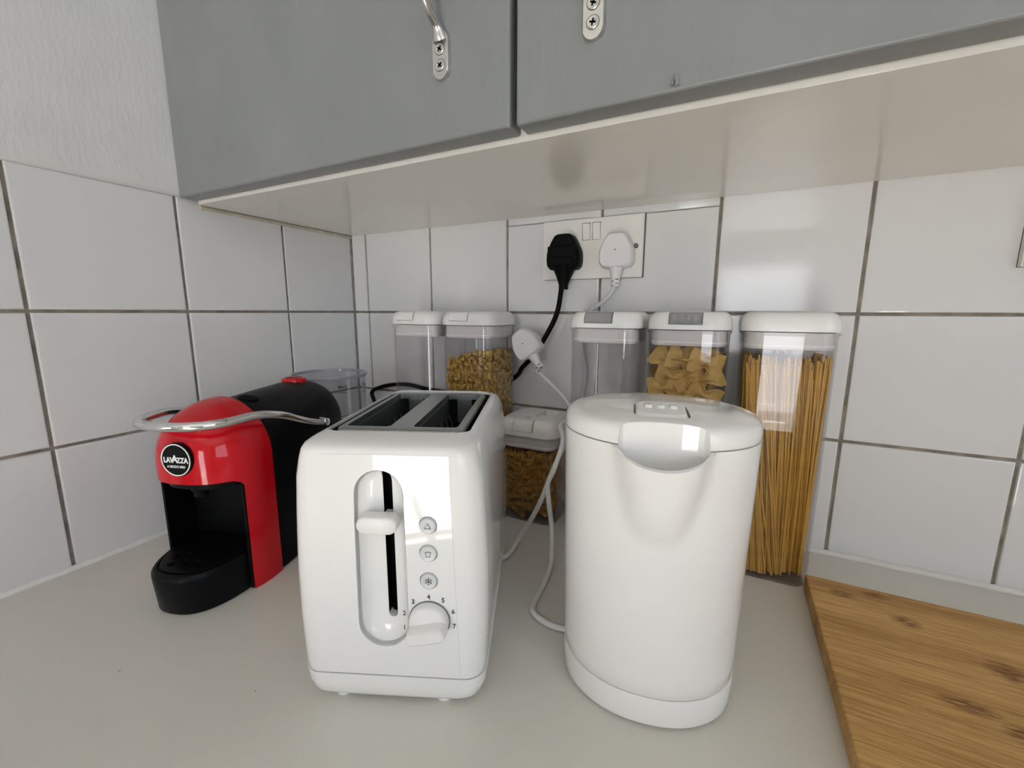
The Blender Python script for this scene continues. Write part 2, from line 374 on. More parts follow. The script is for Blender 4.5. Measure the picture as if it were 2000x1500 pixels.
def cab_handle(x, z0):
    """bow handle: flat screwed feet and a round bar between them"""
    L = 0.128; yo = YD
    bm = bmesh.new()
    for s, zc in ((1, z0), (-1, z0+L)):
        o2 = []
        for i in range(24):
            a = 2*PI*i/24; hz = 0.0105
            o2.append((x + 0.0082*math.cos(a), zc + s*0.0185 + (hz if math.sin(a)*1 > 0 else -hz) + 0.0080*math.sin(a)))
        loft([[Vector((px_, yo, pz)) for px_, pz in o2], [Vector((px_, yo-0.0032, pz)) for px_, pz in o2],
              [Vector((x+(px_-x)*0.88, yo-0.0042, pz)) for px_, pz in o2]], bm=bm)
    za, zb_ = z0+0.0345, z0+L-0.0345
    pts = [(x, yo-0.002, za-0.004), (x, yo-0.0075, za+0.003), (x, yo-0.020, za+0.011), (x, yo-0.0285, za+0.024), (x, yo-0.030, (za+zb_)/2+0.0),
           (x, yo-0.0285, zb_-0.024), (x, yo-0.020, zb_-0.011), (x, yo-0.0075, zb_-0.003), (x, yo-0.002, zb_+0.004)]
    tube(pts, lambda t: 0.0036+0.0036*max(0, abs(t-0.5)*2-0.72)/0.28, n=14, bm=bm)
    h = obj('handle', bm, 'satin_steel', cab, smooth=45)
    for zc in (z0+0.0105, z0+0.0225, z0+L-0.0105, z0+L-0.0225):
        sm = lathe([(0.0042, 0.0), (0.0044, 0.0006), (0.0038, 0.0009), (0.0030, 0.0007)], 20)
        me = finish(sm, 40)
        cut = bmesh.new(); ca = random.uniform(0, 1.5)
        for k in range(2):
            M = Matrix.Rotation(ca+k*PI/2, 4, 'Z'); t = box(-0.0022, 0.0022, -0.0005, 0.0005, 0.00035, 0.002)
            bmesh.ops.transform(t, matrix=M, verts=t.verts); mm = bpy.data.meshes.new('t'); t.to_mesh(mm); t.free(); cut.from_mesh(mm)
        cutm = bpy.data.meshes.new('c'); cut.to_mesh(cutm); cut.free()
        s = link('screw', me, 'satin_steel', h, (x, yo-0.0040, zc), (PI/2, 0, 0))
        cm = link('screw_recess', cutm, 'black_matt', h, (x, yo-0.0040+0.0009, zc), (PI/2, 0, 0))
        rg = bmesh.new(); 
        loft([[Vector((0.0046*math.cos(2*PI*i/20), 0.0046*math.sin(2*PI*i/20), 0.0)) for i in range(20)], [Vector((0.0048*math.cos(2*PI*i/20), 0.0048*math.sin(2*PI*i/20), 0.0003)) for i in range(20)]], bm=rg)
        obj('screw_seat', rg, 'dark_steel', h, loc=(x, yo-0.0040, zc), rot=(PI/2, 0, 0))
cab_handle(0.4262, 0.4875)
cab_handle(0.5560, 0.4845)
# small torn paint blister at the foot of the right door
bm = bmesh.new(); tube([(0.6105, YD-0.0004, 0.4455), (0.6115, YD-0.0012, 0.4485), (0.6128, YD-0.0022, 0.4505), (0.6138, YD-0.0018, 0.4480), (0.6142, YD-0.0006, 0.4445)], 0.0011, n=8, bm=bm, flat=1.6)
obj('paint_blister', bm, 'grey_paint', cab)

# ------------------------------------------------------------------ socket, switch, plugs
def wall_plate(name, x0, x1, z0, z1, rockers, screws, label, cat):
    e = tag(empty(name, ((x0+x1)/2, 0.0, z0)), label, cat)
    cx, cz = (x0+x1)/2, z0
    b = box(x0-cx, x1-cx, -0.0092, -0.0004, 0, z1-z0)
    ed = [k for k in b.edges if all(v.co.y < -0.009 for v in k.verts)]
    bmesh.ops.bevel(b, geom=ed, offset=0.0012, segments=2, affect='EDGES')
    me = finish(b, 40); cuts = []
    for rx, rz in rockers: cuts.append(finish(box(rx-cx-0.0060, rx-cx+0.0060, -0.02, -0.004, rz-cz-0.0118, rz-cz+0.0118), 0))
    for sx, sz in screws: cuts.append(finish(tube([(sx-cx, -0.02, sz-cz), (sx-cx, -0.0068, sz-cz)], 0.0034, n=20, smooth_path=False), 0))
    link('faceplate', smooth(boolean(me, cuts)), 'socket_white', e)
    obj('dirt_shadow_line', box(x0-cx-0.0002, x1-cx+0.0013, -0.0012, -0.0002, -0.0004, z1-z0+0.0012), 'dirt_and_shadow', e, smooth=0)  # dark rim behind the plate: grimy line plus a painted shadow gap
    for rx, rz in rockers:
        g = box(rx-cx-0.0059, rx-cx+0.0059, -0.0060, -0.0042, rz-cz-0.0117, rz-cz+0.0117); obj('switch_recess', g, 'black_matt', e)
        r = box(-0.0054, 0.0054, -0.0048, 0.0, -0.0112, 0.0112, 0.0008)
        obj('rocker_switch', r, 'socket_white', e, loc=(rx-cx, -0.0052, rz-cz), rot=(0.07, 0, 0))
    for sx, sz in screws:
        s = link('screw', finish(lathe([(0.0028, 0), (0.0030, 0.0006), (0.0022, 0.0011)], 18), 40), 'dark_steel', e, (sx-cx, -0.0069, sz-cz), (PI/2, 0, 0))
        obj('screw_slot', box(-0.0022, 0.0022, -0.0004, 0.0004, 0.0008, 0.0013), 'satin_steel', s, rot=(0, 0, 0.6))
    return e
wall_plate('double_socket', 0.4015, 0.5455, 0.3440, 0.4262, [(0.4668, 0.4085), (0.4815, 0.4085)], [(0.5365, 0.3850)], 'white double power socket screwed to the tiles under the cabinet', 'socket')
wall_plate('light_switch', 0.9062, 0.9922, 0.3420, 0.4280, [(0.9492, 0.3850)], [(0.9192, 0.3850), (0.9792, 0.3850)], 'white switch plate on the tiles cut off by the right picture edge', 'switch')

def plug(parent, m, loc, rot, scale=1.0, name='plug', grip=False, marks=True):
    o2 = [(0.0, 0.0262), (0.0085, 0.0258), (0.0125, 0.0238), (0.0170, 0.0170), (0.0225, 0.0060), (0.0243, -0.0010), (0.0246, -0.0110), (0.0235, -0.0180), (0.0195, -0.0225), (0.0100, -0.0240), (0.0, -0.0242)]
    o2 = o2 + [(-x, z) for x, z in reversed(o2[1:-1])]
    sc = lambda s: [(x*s*scale, z*s*scale) for x, z in o2]
    bm = loft([at_y(sc(0.97), 0.0), at_y(sc(1.0), -0.003), at_y(sc(1.0), -0.0165), at_y(sc(0.965), -0.0205), at_y(sc(0.88), -0.0225)])
    p = obj(name, bm, m, parent, smooth=50, loc=loc, rot=rot)
    s = tube([(0, -0.0115, -0.018*scale), (0, -0.0120, -0.026*scale), (0, -0.0125, -0.036*scale), (0, -0.013, -0.050*scale)], lambda t: (0.0125-0.0062*min(1, t*1.3) if not grip else 0.0185-0.0118*min(1, t*1.15))*scale, n=16, bm=None)
    obj('strain_relief', s, m, p, smooth=50)
    if grip:
        obj('grip_block', box(-0.0205, 0.0205, -0.0262, -0.0200, -0.0060, 0.0085, 0.0012), m, p)
        obj('fuse_cover', loft([at_y([(x*0.8, z*0.5-0.012) for x, z in o2], -0.0205), at_y([(x*0.72, z*0.42-0.012) for x, z in o2], -0.0240)]), m, p)
    else:
        obj('screw_hole', lathe([(0.0009, 0), (0.0009, 0.0006)], 10), 'print_grey', p, loc=(0, -0.0222, 0.001), rot=(PI/2, 0, 0))
    if marks:
        for k, (dx, dz) in enumerate(((0.003, -0.037), (-0.0025, -0.0395), (0.003, -0.0425), (-0.0025, -0.0455))):
            obj('relief_slit', box(dx-0.0019, dx+0.0019, -0.0190*1.0, -0.0165, dz-0.0004, dz+0.0004), 'print_grey', p)
    if name != 'plug':
        return p
    return p

# ------------------------------------------------------------------ toaster
TR = math.radians(23.5)
toa = tag(empty('toaster', (0.4508, -0.4070, 0.0), TR), 'white two-slot toaster with lever and browning knob facing front', 'toaster')
HW, DEP = 0.0735, 0.224
def ring_t(z, hw, yf, yb, r, bulge=0.002):
    cy = (yf+yb)/2; return at_z(rrect(hw, (yb-yf)/2, r, 6, 0, cy, 0, 5), z)
prof = [(0.0265, 0.0697, 0.0006, DEP-0.002, 0.015), (0.034, 0.0713, 0.0002, DEP-0.001, 0.016), (0.07, 0.0725, 0.0, DEP, 0.017), (0.11, 0.0725, 0.0004, DEP, 0.017),
        (0.15, 0.0707, 0.0012, DEP-0.001, 0.017), (0.178, 0.0692, 0.0022, DEP-0.003, 0.017), (0.192, 0.0668, 0.0030, DEP-0.005, 0.017), (0.1990, 0.0650, 0.0038, DEP-0.007, 0.017),
        (0.2022, 0.0632, 0.0056, DEP-0.009, 0.017), (0.2040, 0.0610, 0.0085, DEP-0.011, 0.017), (0.2058, 0.0580, 0.0150, DEP-0.014, 0.018), (0.2072, 0.052, 0.0240, DEP-0.022, 0.018)]
body = finish(loft([ring_t(*p) for p in prof]), 35)
def yfront(z):
    for a, b in zip(prof, prof[1:]):
        if a[0] <= z <= b[0]: return a[2]+(b[2]-a[2])*(z-a[0])/(b[0]-a[0])
    return 0.0
# front panel, a thin skin following the front face
def panel_grid():
    bm = bmesh.new(); nz, nx = 18, 8; F_, B_ = [], []
    for i in range(nz+1):
        z = 0.0272 + (0.1985-0.0272)*i/nz; t = i/nz
        xl, xr = -0.0560+0.0085*t, 0.0530-0.0060*t
        yo = yfront(z)
        rowf = [bm.verts.new((xl+(xr-xl)*k/nx, yo-0.0004, z)) for k in range(nx+1)]; rowb = [bm.verts.new((xl+(xr-xl)*k/nx, yo+0.0030, z)) for k in range(nx+1)]
        F_.append(rowf); B_.append(rowb)
    for i in range(nz):
        for k in range(nx):
            bm.faces.new((F_[i][k], F_[i][k+1], F_[i+1][k+1], F_[i+1][k])); bm.faces.new((B_[i][k], B_[i+1][k], B_[i+1][k+1], B_[i][k+1]))
        bm.faces.new((F_[i][0], F_[i+1][0], B_[i+1][0], B_[i][0])); bm.faces.new((F_[i][nx], B_[i][nx], B_[i+1][nx], F_[i+1][nx]))
    for k in range(nx):
        bm.faces.new((F_[0][k], B_[0][k], B_[0][k+1], F_[0][k+1])); bm.faces.new((F_[nz][k], F_[nz][k+1], B_[nz][k+1], B_[nz][k]))
    return finish(bm, 35)
RX, RZ0, RZ1, RW = -0.0030, 0.0520, 0.1885, 0.0182     # lever recess
def obround(hw, z0, z1, n=14):
    o = []
    for i in range(n+1): a = PI*i/n; o.append((RX+hw*math.cos(a), z1-hw+hw*math.sin(a)))
    for i in range(n+1): a = PI+PI*i/n; o.append((RX+hw*math.cos(a), z0+hw+hw*math.sin(a)))
    return o
def rec_cut():
    def rg(k, y): return at_y(obround(RW-k, RZ0+k*1.3, RZ1-k*0.9), y)
    return finish(loft([rg(-0.0010, -0.02), rg(-0.0010, -0.0009), rg(0.0002, 0.0010), rg(0.0013, 0.0035), rg(0.0030, 0.0062), rg(0.0060, 0.0085), rg(0.0092, 0.0095)]), 0)
SX = 0.0010
def slot_o(hw, z0, z1, n=8):
    o = []
    for i in range(n+1): a = PI*i/n; o.append((SX+hw*math.cos(a), z1-hw+hw*math.sin(a)))
    for i in range(n+1): a = PI+PI*i/n; o.append((SX+hw*math.cos(a), z0+hw+hw*math.sin(a)))
    return o
slot_cut = finish(loft([at_y(slot_o(0.0034, 0.0690, 0.1868), -0.01), at_y(slot_o(0.0034, 0.0690, 0.1868), 0.0240)]), 0)
BT = [(0.0318, 0.1487), (0.0316, 0.1277), (0.0314, 0.1065)]
def cylY(x, z, r, y0, y1, n=28): return finish(loft([[Vector((x+r*math.cos(2*PI*i/n), y0, z+r*math.sin(2*PI*i/n))) for i in range(n)], [Vector((x+r*math.cos(2*PI*i/n), y1, z+r*math.sin(2*PI*i/n))) for i in range(n)]]), 0)
OY0, OY1, OHW = 0.0310, 0.2010, 0.0560
def opening(hw, y0, y1, r, z0, z1): return finish(loft([at_z(rrect(hw, (y1-y0)/2, r, 6, 0, (y0+y1)/2), z0), at_z(rrect(hw, (y1-y0)/2, r, 6, 0, (y0+y1)/2), z1)]), 0)
cutsb = [rec_cut(), slot_cut, opening(OHW, OY0, OY1, 0.013, 0.060, 0.25)] + [cylY(x, z, 0.0066, -0.01, 0.0042) for x, z in BT]
link('body', smooth(boolean(body, cutsb), 32), 'white_gloss', toa)
link('front_panel', smooth(boolean(panel_grid(), [rec_cut()] + [cylY(x, z, 0.0066, -0.01, 0.0042) for x, z in BT]), 32), 'white_gloss', toa)
pb = [(0.0040, 0.059, 0.0070, DEP-0.010, 0.015), (0.0048, 0.0632, 0.0042, DEP-0.006, 0.016), (0.0090, 0.0682, 0.0014, DEP-0.003, 0.016), (0.0170, 0.0706, 0.0004, DEP-0.002, 0.016), (0.0258, 0.0714, 0.0002, DEP-0.0015, 0.016)]
obj('base', loft([ring_t(*p) for p in pb]), 'white_gloss', toa, smooth=40)
for fx in (-0.042, 0.038):
    for fy in (0.0125, DEP-0.02):
        obj('foot', lathe([(0.0060, 0.0), (0.0066, 0.001), (0.0060, 0.0052)], 18, fx, fy), 'white_satin', toa)
obj('lever_track', box(SX-0.0048, SX+0.0048, 0.0165, 0.0175, 0.066, 0.190), 'black_matt', toa)
liner = bmesh.new()
for a in ((SX-0.0036, SX-0.0033), (SX+0.0033, SX+0.0036)): box(a[0], a[1], 0.0099, 0.017, 0.071, 0.185, bm=liner)
obj('track_liner', liner, 'black_matt', toa, smooth=0)
# lever: a rounded bar on a short neck
lv = bmesh.new()
def lev(hw, hh, y): return at_y(rrect(hw, hh, min(hh*0.98, hh-0.0002), 6, -0.0026, 0.1505), y)
loft([lev(0.0132, 0.0052, 0.0050), lev(0.0142, 0.0060, 0.0020), lev(0.0144, 0.0064, -0.0040), lev(0.0140, 0.0060, -0.0064), lev(0.0126, 0.0050, -0.0072)], bm=lv)
box(SX-0.0026, SX+0.0026, 0.002, 0.014, 0.1475, 0.1535, bm=lv)
obj('lever', lv, 'white_satin', toa, smooth=50)
# buttons with icons
for k, (x, z) in enumerate(BT):
    b = obj('button', lathe([(0.0061, 0.0), (0.0061, 0.0042), (0.0055, 0.0050), (0.0046, 0.0047), (0.002, 0.0044)], 28), 'button_grey', toa, smooth=45, loc=(x, 0.0038, z), rot=(PI/2, 0, 0))
    ic = bmesh.new()
    def stroke(P, r=0.00020, close=False):
        P = [(p[0], p[1], 0.0050) for p in P]
        if close: P = P+[P[0]]
        for p, q in zip(P, P[1:]): tube([p, q], r, n=6, smooth_path=False, bm=ic)
    if k == 0: stroke([(-0.0022, -0.0018), (0.0022, -0.0018), (0, 0.0020)], close=True)
    elif k == 1: stroke([(-0.0013, -0.0021), (0.0013, -0.0021), (0.0016, 0.0004), (0.0021, 0.0012), (0.0010, 0.0017), (0.0004, 0.0012), (-0.0004, 0.0019), (-0.0010, 0.0014), (-0.0020, 0.0012), (-0.0016, 0.0004)], close=True)
    else:
        for a in range(6):
            c, s = math.cos(a*PI/3+PI/6), math.sin(a*PI/3+PI/6)
            stroke([(0, 0), (c*0.0027, s*0.0027)], 0.00024)
            for d in (-0.6, 0.6):
                stroke([(c*0.0015, s*0.0015), (c*0.0015+math.cos(a*PI/3+PI/6+d)*0.0010, s*0.0015+math.sin(a*PI/3+PI/6+d)*0.0010)], 0.00018)
    obj('icon', ic, 'icon_grey', b, smooth=0)
# browning knob with a raised grip
KX, KZ = 0.0312, 0.0755
kn = obj('browning_knob', lathe([(0.0145, -0.0006), (0.0145, 0.0035), (0.0140, 0.0060), (0.0128, 0.0072), (0.010, 0.0076)], 48), 'white_satin', toa, smooth=40, loc=(KX, 0.0, KZ), rot=(PI/2, 0, 0))
g2 = bmesh.new()
def gr(hx, hy, z, sk=0.0): return [Vector((x*0.95-0.0006, y-0.0036, z)) for x, y in rrect(hx, hy, hy*0.75, 6)]
loft([gr(0.0150, 0.0062, 0.0060), gr(0.0148, 0.0056, 0.0110), gr(0.0140, 0.0046, 0.0148), gr(0.0125, 0.0034, 0.0156)], bm=g2)
bmesh.ops.transform(g2, matrix=Matrix.Rotation(math.radians(11), 4, 'Z'), verts=g2.verts)
obj('grip', g2, 'white_satin', kn, smooth=45)
rgm = bmesh.new(); loft([[Vector((0.0152*math.cos(2*PI*i/48), 0.0152*math.sin(2*PI*i/48), 0.0007)) for i in range(48)], [Vector((0.0152*math.cos(2*PI*i/48), 0.0152*math.sin(2*PI*i/48), 0.0010)) for i in range(48)]], bm=rgm)
obj('knob_shadow_gap', rgm, 'icon_grey', kn)
for n_, x, z in (('1', 0.0126, 0.0695), ('2', 0.0128, 0.0812), ('3', 0.0195, 0.0905), ('4', 0.0310, 0.0948), ('5', 0.0415, 0.0925), ('6', 0.0486, 0.0838), ('7', 0.0492, 0.0722)):
    me = text_mesh(n_, 0.0050, 0.00008, bold=0.00008); me.transform(XZ)
    link('numeral', me, 'print_grey', toa, (x, yfront(z)-0.0008, z-0.0010))
# top: dark liner, brushed slot frame, wires
ln = bmesh.new()
inn = rrect(OHW-0.0006, (OY1-OY0)/2-0.0006, 0.0125, 6, 0, (OY0+OY1)/2)
loft([at_z(inn, 0.2040), at_z(inn, 0.0620)], cap0=False, cap1=True, bm=ln)
obj('inner_liner', ln, 'toaster_inside', toa)
fr = finish(loft([at_z(rrect(0.0500, 0.0775, 0.010, 6, 0, 0.1155), 0.2010), at_z(rrect(0.0510, 0.0785, 0.011, 6, 0, 0.1155), 0.2040), at_z(rrect(0.0502, 0.0777, 0.0105, 6, 0, 0.1155), 0.2060), at_z(rrect(0.0485, 0.0760, 0.0095, 6, 0, 0.1155), 0.2066)]), 0)
cuts = [finish(loft([at_z(rrect(0.0178, 0.0675, 0.004, 5, sx, 0.1155), 0.19), at_z(rrect(0.0178, 0.0675, 0.004, 5, sx, 0.1155), 0.22)]), 0) for sx in (-0.0270, 0.0270)]
link('slot_frame', smooth(boolean(fr, cuts), 35), 'slot_metal', toa)
for sx in (-0.0270, 0.0270):
    for s in (-1, 1):
        wl = box(sx+s*0.0179-0.0004, sx+s*0.0179+0.0004, 0.047, 0.184, 0.150, 0.2012); obj('slot_wall', wl, 'slot_metal', toa, smooth=0)
        for k in range(7):
            yy = 0.056+0.0195*k
            obj('guide_wire', tube([(sx+s*0.0150, yy, 0.186), (sx+s*0.0115, yy, 0.172), (sx+s*0.0085, yy, 0.150), (sx+s*0.0080, yy, 0.070)], 0.0008, n=6, k=3), 'slot_metal', toa)
    obj('bread_stop', box(sx-0.0070, sx+0.0085, 0.1800, 0.1815, 0.176, 0.2012), 'slot_metal', toa)
    obj('bread_lift', box(sx-0.005, sx+0.005, 0.052, 0.178, 0.110, 0.112), 'toaster_inside', toa)
# cord and the loose plug standing up behind the jars
LP = (0.3910, -0.0300, 0.2500)
cordp = [(0.4050, -0.2200, 0.012), (0.4230, -0.2050, 0.0045), (0.4374, -0.1928, 0.0040), (0.4410, -0.1660, 0.014), (0.4563, -0.1600, 0.0437), (0.4697, -0.1600, 0.0737), (0.4700, -0.1280, 0.098), (0.4682, -0.0900, 0.112), (0.4670, -0.0500, 0.130), (0.4600, -0.0300, 0.152), (0.4430, -0.0300, 0.176), (0.4220, -0.0320, 0.195), (0.4040, -0.0360, 0.212)]
tc_ = obj('power_cord', tube(local(toa, cordp), 0.0030, n=10), 'cord_white', toa, smooth=60)
lp = local(toa, [LP])[0]
plug(tc_, 'plug_white', lp, (0, -0.62, -TR-0.05), 0.86)

# ------------------------------------------------------------------ kettle on its power base
KT = 0.20
KP = (0.6135, -0.2790, 0.0)
HA, HB = 0.0705, 0.0630
kb = tag(empty('kettle_stand', KP, KT), 'low white oval powered stand under the kettle with grey cord', 'kettle stand')
def kring(s, z, n=72): return at_z(ellipse(HA*s, HB*s, n, p=2.15), z)
obj('base_plate', loft([kring(0.92, 0.0022), kring(0.940, 0.0032), kring(0.947, 0.0065), kring(0.947, 0.0246), kring(0.943, 0.0252), kring(0.90, 0.0253)]), 'white_kettle', kb, smooth=40)
for a in range(4):
    obj('foot', lathe([(0.006, 0.0), (0.006, 0.0026)], 14, 0.042*math.cos(a*PI/2+0.2-PI/2), 0.047*math.sin(a*PI/2+0.2-PI/2)), 'white_satin', kb)
kcp = [(0.5620, -0.2700, 0.0055), (0.5461, -0.2755, 0.0045), (0.5279, -0.2768, 0.0040), (0.5093, -0.2708, 0.0040), (0.5019, -0.2579, 0.0040), (0.4985, -0.2231, 0.0040), (0.4940, -0.1900, 0.010), (0.4860, -0.1700, 0.040), (0.4820, -0.1700, 0.0720), (0.4801, -0.1700, 0.096), (0.4862, -0.1650, 0.115), (0.4850, -0.1350, 0.140), (0.4695, -0.1030, 0.150), (0.4680, -0.0600, 0.150), (0.4665, -0.0200, 0.155), (0.4690, -0.0070, 0.180), (0.4715, -0.0070, 0.2139), (0.4640, -0.0070, 0.250), (0.4650, -0.0080, 0.280), (0.4800, -0.0110, 0.300), (0.4960, -0.0160, 0.311), (0.5080, -0.0210, 0.322), (0.5125, -0.0225, 0.332)]
kc = obj('power_cord', tube(local(kb, kcp), 0.0030, n=10), 'cord_white', kb, smooth=60)
plug(kc, 'plug_white', local(kb, [(0.5140, -0.0094, 0.3775)])[0], (0, 0, -KT), 0.93)

ket = tag(empty('kettle', KP, KT), 'white oval electric kettle with scooped pouring spout facing front', 'kettle')
ZL = 0.2105     # lid seam
SPA = 0.40      # half-angle of the spout about the front
def kbody(s, z):
    P = []
    n = 96
    for i in range(n):
        t = 2*PI*i/n; c, sn = math.cos(t), math.sin(t); p = 2.15
        x = HA*s*math.copysign(abs(c)**(2/p), c); y = HB*s*math.copysign(abs(sn)**(2/p), sn)
        d = (t-1.5*PI)
        h = max(0.0, min(1.0, (z-0.146)/(ZL-0.146)))
        wdt = 0.0305*(0.25+0.75*h**0.45)
        g = max(0.0, 1-(x/wdt)**2) if y < 0 and h > 0 else 0
        y -= 0.0165*(h**0.62)*(g**0.60)
        P.append(Vector((x, y, z)))
    return P
zs = [0.0256, 0.0264, 0.036] + [0.05+0.01*i for i in range(7)] + [0.115+0.0048*i for i in range(1, 20)] + [ZL-0.0004]
def ks(z): return 0.938+0.062*min(1, (z/0.21))**1.0
ringsK = [kbody(ks(z)*(0.99 if z < 0.026 else 1), z) for z in zs]
kbod = finish(loft(ringsK), 40)
# scoop cutter: lens outline, front offset inside the lip, back an arc into the lid
top = kbody(1.0, ZL)
fr_ = sorted([v for v in top if v.y < 0 and abs(v.x) < 0.0294], key=lambda v: v.x)
def lens(z, k):
    P = []
    for v in fr_: P.append(Vector((v.x*0.965*(1-0.35*k), v.y+0.0022+0.014*k, z)))
    xe, ye = fr_[-1].x*0.965*(1-0.35*k), fr_[-1].y+0.0022+0.003*k
    nb = 14
    for i in range(1, nb):
        a = i/nb; x = xe*math.cos(a*PI); P.append(Vector((x, ye+0.0085*(1-0.2*k)*math.sin(a*PI)**0.5, z)))
    return P
scoop = lambda: finish(loft([lens(0.172, 1.1), lens(0.176, 1.0), lens(0.184, 0.70), lens(0.193, 0.42), lens(0.201, 0.14), lens(0.2055, 0.0), lens(0.26, 0.0)]), 0)
# the lip dips towards the front: shave it with a slanted wedge
wedge = bmesh.new()
wp = [(-0.080, 0.1995), (-0.0575, 0.2104), (-0.0575, 0.26), (-0.11, 0.26), (-0.11, 0.185)]
loft([[Vector((-0.040, y, z)) for y, z in wp], [Vector((0.040, y, z)) for y, z in wp]], bm=wedge)
link('body', smooth(boolean(kbod, [scoop(), finish(wedge, 0)]), 40), 'white_kettle', ket)
lid = finish(loft([kring(0.955, ZL), kring(0.993, ZL+0.0004), kring(1.0, ZL+0.0020), kring(0.998, ZL+0.0060), kring(0.985, ZL+0.0100), kring(0.955, ZL+0.0128), kring(0.90, ZL+0.0146), kring(0.78, ZL+0.0160), kring(0.5, ZL+0.0172), kring(0.15, ZL+0.0177)]), 0)
BX, BY = 0.0, -0.0235
def btn(k, z): return [Vector((BX+x, BY+y, z)) for x, y in rrect(0.0185+k, 0.0190+k, 0.007, 6)]
link('lid', smooth(boolean(lid, [scoop(), finish(loft([btn(0, ZL+0.0105), btn(0, 0.26)]), 0)]), 35), 'white_kettle', ket)
# smooth inner wall of the scoop, carried by the lid
LIDP = [(1.0, 0.0020), (0.998, 0.0060), (0.985, 0.0100), (0.955, 0.0128), (0.90, 0.0146), (0.78, 0.0160), (0.5, 0.0172)]
def lid_top(x, y):
    q = (abs(x/HA)**2.15+abs(y/HB)**2.15)**(1/2.15)
    for (a, za), (b_, zb_) in zip(LIDP, LIDP[1:]):
        if b_ <= q <= a: return ZL+za+(zb_-za)*(a-q)/(a-b_)
    return ZL+0.0020
def back_arc(z, off):
    L_ = lens(0.21, 0.0); B = [L_[len(fr_)-1]] + L_[len(fr_):] + [L_[0]]
    return [Vector((p.x*(1-off*8), p.y-off, z if z else lid_top(p.x, p.y)-0.0003)) for p in B]
sw = bmesh.new()
loft([back_arc(0.2056, 0.0), back_arc(0.2056, 0.0007), back_arc(None, 0.0007), back_arc(None, 0.0)], False, False, bm=sw, closed=False)
obj('scoop_wall', sw, 'white_kettle', ket, smooth=50)
bt = bmesh.new()
def bq(k, z, dy=0): return [Vector((BX+x, BY+dy+y, z+(y+0.014)*0.10)) for x, y in rrect(0.0176-k, 0.0160-k, 0.005, 5)]
loft([bq(0, ZL+0.0095, 0.0018), bq(0, ZL+0.0150, 0.0018), bq(0.0010, ZL+0.0168, 0.0018), bq(0.0025, ZL+0.0172, 0.0018)], bm=bt)
lb = obj('lid_button', bt, 'white_kettle', ket, smooth=40)
for k in (-1, 0, 1):
    r_ = loft([[Vector((BX+k*0.0085+x*s, BY+0.0045+y*s, z)) for x, y in rrect(0.0030, 0.0048, 0.002, 4)] for s, z in ((1.0, ZL+0.0160), (0.95, ZL+0.0196), (0.7, ZL+0.0206))])
    obj('thumb_rib', r_, 'white_kettle', lb, smooth=50)
hb_ = tube([(0, HB*0.93, 0.192), (0, HB+0.024, 0.196), (0, HB+0.040, 0.176), (0, HB+0.041, 0.120), (0, HB+0.030, 0.066), (0, HB*0.93, 0.045)], 0.0105, n=14, flat=1.25)
obj('handle', hb_, 'white_kettle', ket, smooth=60)

